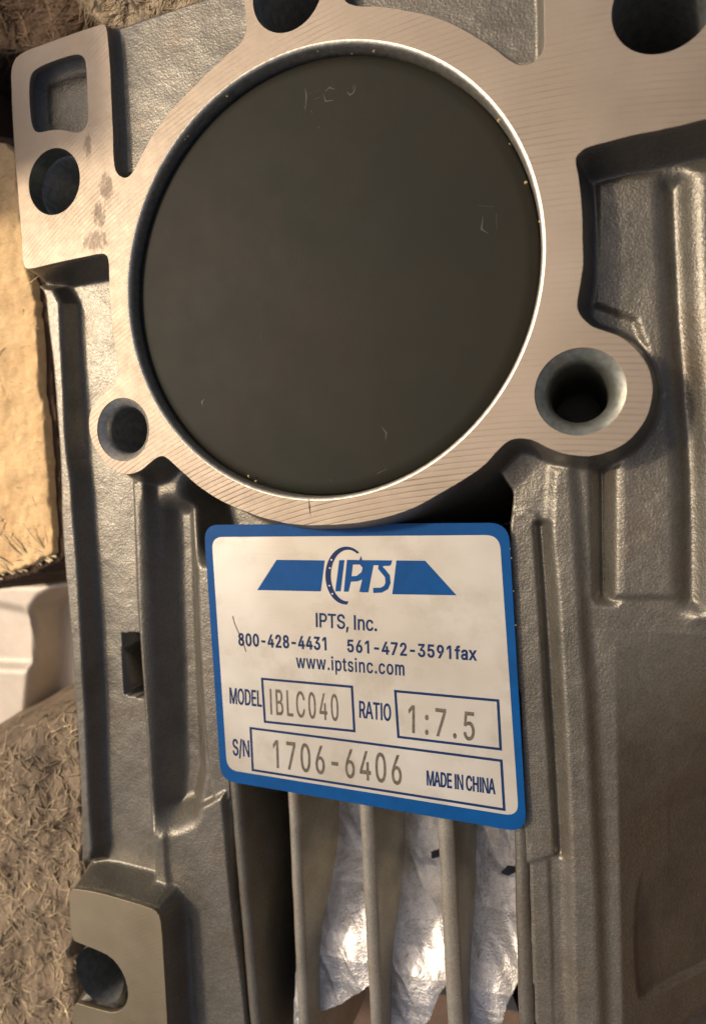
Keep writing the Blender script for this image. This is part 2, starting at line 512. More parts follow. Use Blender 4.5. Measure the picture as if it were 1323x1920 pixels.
lowR = UP([(1132,1480),(1180,1440),(1500,1420),(1500,2100),(1150,2100),(1140,1900)], -8)
rec = UP([(1183,1640),(1215,1560),(1330,1500),(1500,1480),(1500,1870),(1323,1858),(1200,1842),(1186,1820)], -12)
sl_r, D_r = F.sdf(chaikin(rec, 2), 1)
F.H[sl_r] -= np.clip(-D_r * 2.5 + .1, 0, 1.1) * np.clip((U(1183, 1600, -12)[1] - F.Y[sl_r]) / 10, 0, 1)
F.up(UP([(1128,1915),(1150,1880),(1190,1850),(1330,1866),(1500,1885),(1500,2120),(1128,2120)], -10), -9.5, 2.0, 1.5, 1.2, tilt=lambda x, y: -.25 * np.clip(x - 5, 0, 99))
gr3 = UP([(1128,860),(1139,862),(1142,1000),(1141,1110),(1132,1110),(1130,1000)], -8)
F.cut(gr3, -8.6, 2.0, 1.0, .8)
# outer raised land at far right of the upper recess
outR = UP([(1258,330),(1290,318),(1400,290),(1500,280),(1500,1180),(1310,1160),(1306,1040),(1302,850),(1292,700),(1282,560),(1274,420)], -4.5)
F.up(outR, -5.0, .9, 1.2, 1.2)
panR = UP([(1120,345),(1181,330),(1235,328),(1249,356),(1252,408),(1258,512),(1265,600),(1280,800),(1288,1000),(1288,1120),(1150,1120),(1150,880),(1240,740),(1190,600),(1112,570)], -6)
F.up(panR, -5.6, 1.8, 1.0, .8)
gr4 = UP([(1256,345),(1268,345),(1272,450),(1278,600),(1296,800),(1303,1000),(1303,1130),(1292,1130),(1290,900),(1280,760),(1266,560)], -6)
F.cut(gr4, -7.2, 1.2, 1.2, .9)
# little window through the left panel and the deep hollow under the ring
F.cut(UP([(236,1190),(264,1190),(270,1303),(240,1296)], -6.5), -30, 60, .5, 1)
F.cut(UP([(790,905),(905,880),(938,930),(930,1010),(780,1010)], -7), -30, 14, 2.0, 1)
F.cut(UP([(380,930),(520,940),(700,955),(790,930),(790,1020),(520,1020),(400,1010)], -7), -14, 2, 2.0, 1)
# machined lands (the crisp plates lie on top of these), with foundry fillets at their feet
F.up(plate, -0.35, 4.0, 2.2, .15, margin=10)
F.up(pad, -0.35, 4.0, 1.8, .15, margin=10)
# opening between the cooling fins
F.cut(UP([(438,1250),(446,1500),(456,1684),(473,1835),(481,1920),(488,2060),(998,2060),(984,1845),(971,1640),(958,1300)], -6.2), -68, 60, .6, 1, margin=9)
F.cut(pocket, -3.0, 1.4, .12, 1.4)
F.cut(UP([(-20,1762),(134,1762),(155,1771),(181,1781),(208,1794),(227,1817),(238,1843),(241,1870),(234,1890),(215,1900),(189,1894),(163,1887),(138,1879),(-20,1860)], 0), -40, 80, .1, 1)
for k, (cx, cy, r) in HOLES.items():
    F.cut(circ(cx, cy, r + .05), -40, 80, .05, .3)
F.cut(circ(0, 0, BORE_R + .3, 128), -6, 14, .05, .2)
F.H += (fbm(F.X * 1.1, F.Y * 1.1, 3, 21) * .03 + fbm(F.X * .35, F.Y * .35, 2, 31) * .03) * (F.H < -.6)
F.H += np.where((F.H > -12) & (F.H < -.9), fbm(F.X * .18, F.Y * .18, 3, 41) * .13, 0)
housing = F.build('housing', -64, G, [M_CAST])

face_loops = [plate, pocket, circ(0, 0, BORE_R, 160)] + [circ(*HOLES[k], 64) for k in HOLES]
curve_plate('machined_face', face_loops, 0, .9, G, [M_FACE])
curve_plate('foot_pad', [pad], 0, .9, G, [M_PAD_DIM])

# bore: chamfer, wall; then the cap pressed into it
lathe('bore_wall', [(BORE_R + .03, -.01), (BORE_R - .26, -.06), (BORE_R - .42, -.32), (BORE_R - .52, -.8), (BORE_R - .56, -6.0)], 0, 0, G, [M_BORE], 160)
cap = [(0.01, -1.6), (27.2, -1.6), (27.6, -1.61), (27.9, -1.63), (28.5, -1.72), (29.05, -1.92), (29.25, -2.2), (29.28, -5.5)]
lathe('bore_cap', cap, 0, 0, G, [M_RUB], 160)
# drilled holes, each with its countersink
def hole(key, prof, mat=M_HOLE, floor=False):
    cx, cy, r = HOLES[key]
    lathe('bolt_hole', prof, cx, cy, G, [mat], 64, floor)
hole('flange', [(4.95, -.1), (4.88, -2.6)], M_CSK)
hole('flange', [(4.88, -2.55), (4.5, -2.9), (4.5, -30)])
hole('lboss', [(4.75, -.1), (3.95, -.7), (3.6, -1.3), (3.55, -1.8)], M_BORE)
hole('lboss', [(3.55, -1.75), (3.5, -14), (3.2, -14.2), (3.2, -34)])
hole('rboss', [(5.12, -.1), (4.6, -.35), (4.0, -.85), (3.6, -1.6), (3.5, -2.4), (3.5, -34)], M_CSK)
cs = U(181, 1834)
HOLES['slot'] = (cs[0], cs[1], 4.9)
hole('slot', [(4.85, -.7), (4.8, -30)])
hole('top', [(5.3, -.1), (5.25, -34)])
hole('tc', [(5.0, -.1), (4.6, -1.2), (4.5, -34)])

# marks: scribed tick on the ring, chalk ghosts on the cap, crumbs of sealant on the lip
def smear(name, pts, z, wd, mat):
    P = np.array([U(x, y, z)[:2] for x, y in pts])
    d = np.gradient(P, axis=0); d /= np.linalg.norm(d, axis=1)[:, None] + 1e-9
    n_ = np.stack([-d[:, 1], d[:, 0]], 1)
    tp = np.sin(np.linspace(.15, math.pi - .15, len(P)))[:, None] * wd / 2
    V = [(x, y, z) for x, y in np.concatenate([P + n_ * tp, P - n_ * tp])]
    k = len(P)
    return mesh(name, V, [(i, i + 1, k + i + 1, k + i) for i in range(k - 1)], G, [mat], False)
M_SCR2 = plain("scribed_line", (.05, .035, .02), .7)
M_CHALK = plain("chalk_ghost", (.055, .055, .045), .7)
M_CHALK2 = plain("chalk_bright", (.13, .13, .11), .7)
M_CRUMB = plain("sealant_crumb", (.45, .36, .18), .6)
smear('scribed_tick', [(579, 936), (580, 950), (582, 968)], .012, .22, M_SCR2)
for pts in ([(572, 165), (574, 180), (573, 203)], [(574, 176), (584, 174)], [(588, 186), (600, 182)], [(590, 172), (598, 170)], [(608, 172), (618, 164), (628, 168)], [(606, 176), (610, 190), (626, 188)],
            [(650, 172), (656, 178), (662, 174), (668, 160)], [(895, 385), (925, 388)], [(905, 405), (902, 430), (915, 438)], [(930, 400), (931, 430)], [(715, 800), (724, 812), (722, 826)], [(488, 640), (490, 620)], [(310, 430), (318, 440)]):
    smear('chalk_mark', pts, -1.588, .22, M_CHALK)
for pts in ([(571, 198), (572, 206)], [(663, 158), (661, 168)], [(596, 237), (598, 240)], [(583, 208), (586, 211)], [(619, 898), (621, 903)], [(706, 888), (724, 880)], [(383, 748), (378, 754), (380, 760)]):
    smear('chalk_mark', pts, -1.586, .2, M_CHALK2)
ZL_ = -4.9
def crumbs():
    V = []; Fc = []
    for (px, py, r_) in ((956, 1029, -.12), (958, 1046, -.1), (962, 1108, -.1), (966, 1172, -.13), (386, 1130, -.12), (852, 134, .45), (858, 141, .35), (846, 128, .3), (866, 146, .25), (934, 226, .3), (985, 343, .28), (1012, 415, .25), (425, 180, .3), (352, 255, .28), (347, 262, .2), (275, 392, .25), (466, 893, .25), (480, 902, .3), (596, 96, .15), (700, 96, .2), (660, 100, .15), (890, 172, .2), (955, 270, .15)):
        c = U(px, py, ZL_ + .05 if r_ < 0 else (-.75 if r_ < .4 else -.4)); r_ = abs(r_); b0 = len(V)
        for k in range(6):
            a_ = k * 1.047 + random.random()
            V.append((c[0] + r_ * random.uniform(.5, 1) * math.cos(a_), c[1] + r_ * random.uniform(.5, 1) * math.sin(a_), c[2] + random.uniform(-.1, .1)))
        V.append((c[0], c[1], c[2] + r_ * .5))
        for k in range(6): Fc.append((b0 + k, b0 + (k + 1) % 6, b0 + 6))
    o = mesh('sealant_crumbs', V, Fc, G, [M_CRUMB], False)
    o['kind'] = 'stuff'
crumbs()
# cooling fins
def fin(top_l, top_r, zt, zb, draft, y_px0=1300, y_px1=2080, name='cooling_fin', mat=None):
    V = []; Fc = []
    n = 40
    prof_n = 7
    for i in range(n + 1):
        py = y_px0 + (y_px1 - y_px0) * i / n
        def at(P):
            (x0, y0), (x1, y1) = P
            return x0 + (x1 - x0) * (py - y0) / (y1 - y0)
        L = U(at(top_l), py, zt); Rr = U(at(top_r), py, zt)
        wv = fbm(np.array([L[1] * .2]), np.array([zt * 3.0]), 2, 3)[0] * .15
        c = [(L[0] - draft + wv, zb), (L[0] + wv - .08, zt - .7), (L[0] + .15 + wv, zt - .15), (L[0] * .55 + Rr[0] * .45, zt), (Rr[0] - .15 + wv, zt - .15), (Rr[0] + .1 + wv, zt - .8), (Rr[0] + draft + wv, zb)]
        for x, z in c: V.append((x, L[1], z))
    for i in range(n):
        for j in range(prof_n - 1):
            a = i * prof_n + j
            Fc.append((a, a + prof_n, a + prof_n + 1, a + 1))
    Fc.append(tuple(range(prof_n)))
    return mesh(name, V, Fc, G, [mat or M_FIN])
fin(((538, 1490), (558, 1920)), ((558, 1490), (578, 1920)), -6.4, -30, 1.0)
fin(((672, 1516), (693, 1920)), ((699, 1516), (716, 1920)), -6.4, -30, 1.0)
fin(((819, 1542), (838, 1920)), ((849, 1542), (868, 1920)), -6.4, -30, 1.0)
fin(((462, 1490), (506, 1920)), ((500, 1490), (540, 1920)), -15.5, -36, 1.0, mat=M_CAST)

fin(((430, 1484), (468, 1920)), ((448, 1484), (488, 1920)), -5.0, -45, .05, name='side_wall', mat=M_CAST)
fin(((962, 1484), (973, 1920)), ((985, 1484), (1003, 1920)), -6.0, -45, .05, name='side_wall', mat=M_CAST)
# shell behind the fins: rises towards the foot end, broken edge
def shell():
    x0, x1, y0, y1, r = -24, 36, -118, -66, .14
    S = Field(x0, x1, y0, y1, r)
    ks = [(1500, -22), (1600, -20), (1660, -17.5), (1710, -15), (1760, -12.6), (1810, -11.2), (1860, -10.4), (1920, -10), (2050, -9.5)]
    ky = [U(690, py, pz)[1] for py, pz in ks]
    z = np.interp(-S.Y, [-v for v in ky], [v for _, v in ks])
    z = z + .08 * (S.X + 10) * 0
    per = 0
    S.H = (z + - np.abs(fbm(S.X * .22 + S.Y * .12, S.Y * .07, 3, 15)) * .7 + fbm(S.X * .9, S.Y * .9, 3, 8) * .06 + fbm(S.X * .15, S.Y * .1, 2, 9) * 1.2).astype(np.float32)
    def killpoly(pts, zz):
        sl, D = S.sdf(UP(pts, zz), .5)
        S.H[sl] = np.where(D < 0, -99, S.H[sl])
    killpoly([(300,1400),(560,1400),(572,1780),(576,2100),(300,2100)], -15)
    killpoly([(560,1925),(600,1898),(640,1885),(672,1866),(705,1840),(720,2100),(560,2100)], -10.5)
    killpoly([(760,1960),(806,1912),(822,1870),(850,1840),(866,2100),(720,2100)], -10.5)
    killpoly([(930,1960),(950,1890),(985,1835),(1010,2100),(868,2100),(900,2060)], -10.5)
    killpoly([(806,1604),(822,1600),(828,1610),(808,1614)], -19)
    killpoly([(938,1642),(950,1630),(968,1632),(968,1640),(950,1646)], -19)
    return S.build('inner_shell', -60, G, [M_SHELL])
shell()

def rear_wall():
    V = [(x, y, z) for z in (-54, -50) for y in (-140, -58) for x in (-40, 44)]
    mesh('rear_wall', V, [(0, 2, 3, 1), (4, 5, 7, 6), (0, 1, 5, 4), (1, 3, 7, 5), (3, 2, 6, 7), (2, 0, 4, 6)], G, [M_CAST], False)
rear_wall()
# ------------------------------------------------------------------ name plate
ZL = -4.9
def LQ(x, y, dz=0.0):
    return U(x, y, ZL + dz)
TL, TR, BR, BL = [U(*q, ZL)[:2] for q in ((382, 984), (953, 980), (987, 1562), (414, 1463))]
NPm = (TL + TR + BR + BL) / 4
NP = empty('name_plate', (NPm[0], NPm[1], ZL))
NP.parent = G; NP.matrix_parent_inverse = G.matrix_world.inverted()

def rquad(corners, r, n=8, inset=0.0):
    C = np.array(corners); m_ = len(C); out_ = []
    if inset:
        cen = C.mean(0)
        C2 = []
        for i in range(m_):
            a, b, c = C[i - 1], C[i], C[(i + 1) % m_]
            u = (a - b) / np.linalg.norm(a - b); v = (c - b) / np.linalg.norm(c - b)
            C2.append(b + (u + v) * inset)
        C = np.array(C2)
    for i in range(m_):
        a, b, c = C[i - 1], C[i], C[(i + 1) % m_]
        u = (a - b) / np.linalg.norm(a - b); v = (c - b) / np.linalg.norm(c - b)
        for t in np.linspace(0, 1, n):
            out_.append((1 - t) ** 2 * (b + u * r) + 2 * t * (1 - t) * b + t * t * (b + v * r))
    return np.array(out_)
quad = [TL, BL, BR, TR]
curve_plate('blue_border', [rquad(quad, 2.6)], ZL, .25, NP, [M_BLUE], .03)
ins = [U(*q, ZL)[:2] for q in ((397, 1007), (426, 1443), (972, 1531), (936, 1003))]
curve_plate('silver_panel', [rquad(ins, 1.9)], ZL + .03, .1, NP, [M_LABEL], .01)
ZI = ZL + .055
def ink(name, loops, mat, dz=0.0):
    return curve_plate(name, loops, ZI + dz, .02, NP, [mat], .002)
def Q(pts): return [np.array([U(*p, ZI)[:2] for p in pts])]
def frame(pts, wd):
    o_ = np.array([U(*p, ZI)[:2] for p in pts])
    i_ = []
    for i in range(4):
        a, b, c = o_[i - 1], o_[i], o_[(i + 1) % 4]
        u = (a - b) / np.linalg.norm(a - b); v = (c - b) / np.linalg.norm(c - b)
        i_.append(b + (u + v) * wd)
    ink('print_frame', [o_, np.array(i_)], M_INK)
def L7(x, y): return (370 + x / 2.1, 960 + y / 2.1)
def L5(x, y): return (470 + x / 3.3075, 1000 + y / 3.3075)
# printed frames
frame([L7(250, 652), L7(612, 684), L7(622, 868), L7(262, 830)], .36)
frame([L7(773, 700), L7(1187, 738), L7(1198, 940), L7(786, 890)], .36)
frame([L7(205, 846), L7(1200, 975), L7(1212, 1178), L7(214, 1020)], .36)
# emblem: two slanted bars, a broken ring and the four letters
ink('logo_bar', Q([L5(160, 164), L5(458, 168), L5(434, 360), L5(40, 352)]), M_BLUE)
ink('logo_bar', Q([L5(902, 168), L5(1080, 170), L5(1274, 384), L5(876, 378)]), M_BLUE)
arc_o, arc_i = [], []
cxo, cyo = 592, 262
for t in np.linspace(math.radians(-52), math.radians(-272), 40):
    arc_o.append(L5(592 + 130 * math.cos(t) * (1.0), 262 + 180 * math.sin(t) * 1.0))
for t in np.linspace(math.radians(-272), math.radians(-58), 40):
    arc_i.append(L5(602 + 106 * math.cos(t), 262 + 160 * math.sin(t)))
ink('logo_ring', Q(arc_o + arc_i), M_INK)
for (dx, dy) in ((500, 165), (490, 215), (487, 325), (505, 375)):
    c = U(*L5(dx, dy), ZI)
    curve_plate('logo_dot', [circ(c[0], c[1], .14, 10)], ZI + .012, .01, NP, [M_LABEL], .001)
def stroke(pts, wd):
    P = np.array([L5(*p) for p in pts], float)
    nrm = []
    for i in range(len(P)):
        a = P[max(i - 1, 0)]; b = P[min(i + 1, len(P) - 1)]
        d = (b - a) / np.linalg.norm(b - a); nrm.append((-d[1], d[0]))
    nrm = np.array(nrm) * wd / 2 / 3.3075
    return [tuple(p) for p in np.concatenate([P + nrm, (P - nrm)[::-1]])]
ink('logo_letter', Q([L5(548, 166), L5(580, 166), L5(557, 360), L5(523, 360)]), M_BLUE)                      # I
pout = Q([L5(596, 164), L5(672, 166), L5(682, 140), L5(690, 166), L5(876, 168), L5(868, 196), L5(830, 198), L5(760, 198), L5(728, 366), L5(690, 366), L5(672, 362), L5(690, 286), L5(660, 298), L5(620, 300), L5(606, 362), L5(576, 362)])
phole = Q([L5(632, 194), L5(676, 194), L5(692, 214), L5(686, 240), L5(656, 264), L5(624, 266)])
ink('logo_letter', pout + phole, M_BLUE)                                                                   # P and T
sp_ = [(862, 186), (826, 186), (806, 194), (803, 214), (822, 236), (846, 266), (850, 306), (838, 336), (808, 352), (758, 354)]
ink('logo_letter', Q(stroke(sp_, 32)), M_BLUE, .004)                                                         # S

# letter outlines of a plain grotesque alphabet, thousandths of the em: outer loop; counters | next outer loop
GLYPH = {
',': (0.188, '38,-119 68,71 137,71 84,-119'),
'-': (0.453, '337,244 337,188 114,188 114,244'),
'.': (0.188, '86,-4 70,3 57,16 50,32 50,50 57,66 70,79 86,86 104,86 121,79 134,66 138,59 141,41 138,24 128,9 113,-1 104,-4'),
'/': (0.25, '235,533 71,-76 14,-76 178,533'),
'0': (0.453, '227,-7 199,-5 174,1 151,11 130,24 111,41 95,62 80,86 69,113 60,144 53,178 49,214 49,294 53,330 60,364 69,395 81,422 95,447 112,467 130,484 151,498 174,508 200,514 227,516 254,514 279,508 302,498 323,484 342,467 358,447 372,422 384,395 393,364 400,330 404,294 404,214 400,178 393,144 384,113 373,86 359,62 342,41 323,24 302,11 279,1 254,-5;245,51 276,63 303,87 323,122 336,168 343,223 343,285 336,341 323,387 303,422 276,446 245,458 227,460 209,458 192,453 177,446 163,435 151,422 131,387 123,365 117,341 110,285 110,223 117,168 123,144 140,103 151,87 163,74 177,63 192,56 209,51'),
'1': (0.453, '276,509 276,0 210,0 210,440 86,352 86,427 198,509'),
'2': (0.453, '64,0 64,47 272,270 291,294 305,316 315,337 320,360 319,385 313,408 308,419 293,436 273,449 250,457 224,460 196,457 172,447 153,433 145,424 134,402 128,376 127,362 66,362 67,384 71,405 77,424 86,442 98,459 126,486 162,505 182,511 225,516 268,511 288,505 306,497 323,486 350,461 370,428 376,411 380,392 380,358 375,331 365,304 347,275 322,241 288,202 153,60 153,57 389,57 389,0'),
'3': (0.453, '195,-6 152,2 114,19 83,43 70,57 52,91 46,111 44,132 109,132 115,107 126,87 134,78 154,64 178,55 204,50 234,51 262,56 287,67 307,83 321,104 328,130 328,158 322,184 308,207 288,226 275,234 260,240 223,247 157,248 157,299 288,448 288,452 70,452 70,509 372,509 372,461 211,278 211,289 239,290 287,284 308,276 344,253 359,239 381,205 392,166 392,123 380,84 370,66 358,50 344,36 309,12 266,-2 243,-6'),
'4': (0.453, '40,105 40,158 247,509 311,509 109,166 109,163 413,163 413,105|282,0 282,318 343,318 343,0'),
'5': (0.453, '221,-7 199,-6 159,3 140,11 108,32 94,45 73,76 66,93 60,130 122,130 127,108 145,80 163,66 184,56 208,50 250,53 276,64 288,72 307,92 320,117 327,146 327,178 320,208 306,233 286,254 262,269 233,276 205,276 180,272 156,264 128,246 67,253 96,509 366,509 366,452 151,452 134,301 166,320 190,329 216,333 247,333 279,326 308,314 334,296 355,273 372,246 384,215 390,181 390,139 379,95 357,57 343,41 327,27 309,15 268,-1'),
'6': (0.453, '226,-7 182,-1 161,5 125,26 109,40 84,74 75,94 65,138 65,180 73,219 89,261 118,311 252,509 322,509 151,261 145,261 165,288 179,299 196,307 214,312 235,314 257,313 298,303 316,295 332,284 359,257 370,240 384,201 388,180 388,134 384,112 368,73 343,39 310,14 271,-2 249,-6;241,49 267,56 289,70 299,79 314,101 324,128 327,142 327,173 320,201 307,225 289,244 267,258 241,264 212,264 186,258 163,244 145,225 132,201 126,174 126,143 132,114 145,90 153,79 186,56 212,49'),
'7': (0.453, '97,0 323,448 323,452 62,452 62,509 391,509 391,449 165,0'),
'8': (0.453, '201,-6 156,3 117,21 86,47 64,78 57,96 53,115 53,151 59,181 72,208 90,231 113,249 125,256 153,265 153,267 135,273 119,282 105,293 83,324 76,342 70,380 75,417 90,450 114,477 146,498 164,506 204,514 226,516 269,511 288,506 323,488 350,464 361,450 377,417 382,380 376,342 369,324 347,293 318,273 300,267 300,265 327,256 351,241 372,220 387,195 397,166 401,135 395,96 388,78 366,47 352,33 317,11 296,3 251,-6;243,50 272,55 296,66 323,91 333,113 337,139 333,165 329,177 314,199 295,216 270,228 242,234 211,234 182,228 157,216 138,199 123,177 116,152 116,126 123,102 136,82 156,66 180,55 210,50;239,290 252,292 274,300 293,313 307,330 316,351 319,376 316,399 308,420 294,437 275,449 252,457 226,460 200,457 167,444 151,429 139,410 134,388 134,363 139,341 151,321 168,306 189,296 213,290'),
'9': (0.453, '226,516 271,510 310,494 328,482 343,468 368,434 384,393 388,371 388,328 380,290 363,248 334,197 200,0 130,0 301,248 307,248 299,234 287,221 273,210 257,202 238,196 218,195 175,199 137,214 106,237 83,269 74,287 68,307 64,352 65,375 69,397 75,417 96,454 125,483 162,504 203,514;212,459 199,457 174,446 145,419 133,395 126,367 126,336 138,295 154,274 174,257 199,247 226,243 254,247 279,257 299,273 314,295 324,321 327,335 327,366 320,394 307,419 290,438 267,452 254,457'),
':': (0.188, '86,-4 70,3 57,16 50,32 50,50 57,66 70,79 86,86 104,86 121,79 134,66 138,59 141,41 138,24 128,9 113,-1 104,-4|86,272 70,278 57,291 50,307 50,325 57,342 78,359 95,362 113,359 128,349 138,334 141,316 138,299 128,284 113,274'),
'A': (0.48, '0,0 195,509 275,509 470,0 400,0 345,145 125,145 70,0;148,205 322,205 235,430'),
'B': (0.457, '60,0 60,509 266,508 310,499 329,491 345,481 371,456 381,442 394,410 398,374 392,331 380,310 365,293 347,280 326,270 315,267 315,262 327,261 351,252 374,237 394,216 409,189 414,173 418,136 417,117 408,83 390,52 377,39 362,28 344,18 324,10 301,4 247,0;125,57 272,58 296,63 315,70 330,80 341,92 349,105 354,120 355,149 348,173 335,194 317,211 293,224 264,230 125,231;125,285 252,286 277,291 299,302 316,317 329,337 335,359 336,372 330,403 323,417 313,429 299,439 283,446 240,452 125,452'),
'C': (0.51, '267,-7 235,-5 205,1 177,11 150,25 126,42 104,63 86,88 70,115 57,146 48,179 42,215 40,254 42,293 48,329 57,362 70,393 86,421 104,445 126,466 150,484 177,498 205,508 235,514 267,516 305,513 340,504 373,490 402,471 427,447 448,418 463,385 473,348 408,348 401,373 389,395 375,413 348,435 327,445 304,452 267,456 223,450 203,443 166,419 150,403 137,385 125,364 116,340 109,314 103,254 109,194 116,168 125,145 137,123 166,89 184,76 203,66 223,59 245,54 280,53 304,57 327,64 348,74 366,88 382,105 395,125 405,148 408,160 473,160 457,107 438,76 416,49 388,28 357,11 323,0 286,-6'),
'D': (0.503, '219,0 96,0 96,57 244,58 272,63 296,70 318,81 337,94 354,110 368,128 379,149 388,172 398,226 398,285 388,337 379,361 368,381 354,399 338,415 320,428 299,438 275,446 221,452 93,452 93,509 225,509 261,507 294,501 325,492 353,478 377,461 399,441 418,418 433,391 446,361 455,329 460,293 462,255 460,217 455,181 446,149 433,119 417,92 398,68 376,48 351,31 322,17 291,8 256,2|125,509 125,0 60,0 60,509'),
'E': (0.419, '60,0 60,509 372,509 372,452 125,452 125,286 355,286 355,229 125,229 125,57 375,57 375,0'),
'H': (0.517, '60,0 60,509 125,509 125,289 392,289 392,509 457,509 457,0 392,0 392,232 125,232 125,0'),
'I': (0.2, '67,0 67,509 135,509 135,0'),
'L': (0.393, '60,0 60,509 125,509 125,57 361,57 361,0'),
'M': (0.629, '50,0 50,509 140,509 314,130 488,509 578,509 578,0 512,0 512,370 345,0 283,0 116,370 116,0'),
'N': (0.52, '50,0 50,509 125,509 405,110 405,509 470,509 470,0 396,0 116,400 116,0'),
'O': (0.534, '267,-7 235,-5 205,1 177,11 150,25 126,42 105,63 86,88 70,115 57,146 48,179 42,215 40,254 42,293 48,329 57,362 70,393 86,421 105,445 126,466 150,484 177,498 205,508 235,514 267,516 299,514 329,508 357,498 384,484 408,466 429,445 448,421 464,393 477,362 486,329 491,293 493,254 491,215 486,179 477,146 464,115 448,88 429,63 408,42 384,25 357,11 329,1 299,-5;289,54 330,66 349,76 367,89 383,105 396,123 408,144 418,168 425,194 429,223 429,286 425,314 418,341 408,365 396,386 383,404 367,420 349,433 330,443 310,450 267,456 223,450 203,443 184,433 167,420 151,404 137,385 125,364 116,340 109,314 103,254 109,194 116,168 125,144 137,123 151,105 167,89 184,76 203,66 223,59 245,54'),
'P': (0.44, '50,0 50,509 250,509 302,500 348,473 382,433 400,383 400,331 382,281 348,241 302,214 250,205 116,205 116,0;250,263 282,269 310,285 331,310 343,341 343,373 331,404 310,429 282,445 250,451 116,451 116,263'),
'R': (0.45, '50,0 50,509 250,509 295,502 336,482 369,451 392,412 402,367 398,322 381,280 352,244 314,219 420,0 345,0 235,205 116,205 116,0;250,263 282,269 310,285 331,310 343,341 343,373 331,404 310,429 282,445 250,451 116,451 116,263'),
'S': (0.447, '197,-8 149,1 108,19 91,31 76,45 64,60 54,77 46,96 41,115 38,137 104,137 110,110 123,88 142,71 166,59 194,52 224,49 257,52 286,60 311,74 321,82 336,102 345,126 345,151 338,171 325,186 307,199 259,218 184,239 128,260 105,274 86,289 71,307 60,326 54,348 52,372 53,393 58,413 65,431 75,448 87,463 119,488 158,506 203,514 227,516 275,511 316,498 351,476 377,449 387,433 399,397 401,378 337,378 334,396 326,412 316,426 286,447 247,457 225,459 194,456 167,448 145,435 129,418 118,398 115,376 119,352 124,342 139,326 158,313 202,296 312,264 359,238 379,220 395,198 405,171 408,139 407,118 403,99 396,81 374,48 360,34 343,21 302,2 252,-8'),
'T': (0.449, '32,452 32,509 417,509 417,452 257,452 257,0 193,0 193,452'),
'V': (0.48, '204,0 16,509 84,509 209,158 248,31 235,31 267,138 395,509 463,509 278,0'),
'a': (0.39, '142,-8 110,-1 80,12 57,32 40,58 31,90 31,123 38,150 50,171 67,187 89,199 112,207 165,218 222,225 259,232 270,238 275,248 276,257 273,279 267,297 256,311 240,322 220,329 196,331 171,329 149,322 132,313 118,301 107,288 100,274 41,291 48,308 67,335 104,364 133,375 163,382 194,384 215,383 239,379 263,372 286,360 315,333 329,306 336,272 337,0 277,0 277,52 272,52 264,38 252,25 236,12 215,1 190,-6;187,46 216,53 239,66 257,83 269,104 275,126 276,190 259,182 175,168 134,159 117,150 103,139 95,124 92,105 94,87 102,72 114,61 130,52 149,47'),
'c': (0.396, '182,-7 159,-2 137,6 117,16 98,30 82,46 68,64 56,85 46,108 36,159 34,187 40,243 46,268 56,291 68,312 82,330 98,346 117,360 137,371 182,383 221,384 247,380 272,373 295,362 315,349 332,332 347,312 362,277 303,262 298,276 281,301 270,311 257,319 226,329 189,329 158,319 134,300 115,274 103,242 97,206 97,169 103,134 108,117 115,102 134,76 158,57 173,51 207,46 243,52 258,58 271,66 282,76 292,89 299,102 304,117 363,102 354,78 341,56 325,37 306,21 285,9 261,-1 235,-6'),
'f': (0.254, '228,379 228,327 6,327 6,379|81,0 82,447 84,461 96,486 113,505 135,519 161,527 187,530 222,527 243,521 227,468 215,472 195,474 171,470 154,460 145,443 142,431 142,0'),
'i': (0.167, '53,0 53,379 114,379 114,0|75,444 60,449 48,461 42,475 42,491 48,506 60,517 75,523 92,523 107,517 119,506 126,491 126,475 119,461 107,449 92,444'),
'm': (0.58, '45,0 45,380 105,380 105,325 150,370 200,387 260,370 300,325 350,375 410,387 480,360 520,300 525,240 525,0 460,0 460,230 455,290 425,325 385,330 345,310 322,270 317,220 317,0 252,0 252,240 245,295 215,325 180,330 140,310 115,270 108,220 108,0'),
'n': (0.41, '114,0 53,0 53,379 112,379 112,287 102,287 112,312 124,332 137,349 152,362 169,372 187,379 207,383 246,383 280,376 309,360 332,336 341,321 348,304 356,264 357,0 296,0 295,256 290,275 283,291 273,304 260,315 246,323 229,328 197,328 172,322 150,311 126,283 114,243'),
'o': (0.416, '182,-7 159,-2 137,6 117,16 98,30 82,46 68,64 56,85 46,108 36,159 34,187 40,243 46,268 56,291 68,312 82,330 98,346 117,360 137,371 182,383 233,383 278,371 299,360 317,346 333,330 347,312 359,291 369,268 376,243 380,216 380,159 376,133 369,108 359,85 347,64 333,46 317,30 299,16 256,-2 233,-7;207,46 242,51 257,57 282,76 300,102 307,117 316,151 319,187 316,224 307,258 292,287 282,300 257,319 226,329 189,329 158,319 134,300 115,274 103,242 97,206 97,169 103,134 108,117 115,102 134,76 158,57 173,51'),
'p': (0.425, '53,-143 53,379 112,379 112,319 118,319 137,346 152,360 171,373 183,378 212,384 252,383 274,378 294,371 313,361 345,332 359,313 370,293 379,270 389,218 389,160 379,108 370,84 346,45 330,29 313,16 294,5 274,-2 252,-7 213,-7 184,-1 162,10 145,24 118,59 114,59 114,-143;237,48 253,51 267,57 291,76 309,101 321,133 327,170 327,209 321,245 309,276 301,290 280,311 253,325 237,329 203,329 174,320 161,312 140,291 125,263 116,229 113,210 113,169 125,115 140,86 162,65 174,57 188,51'),
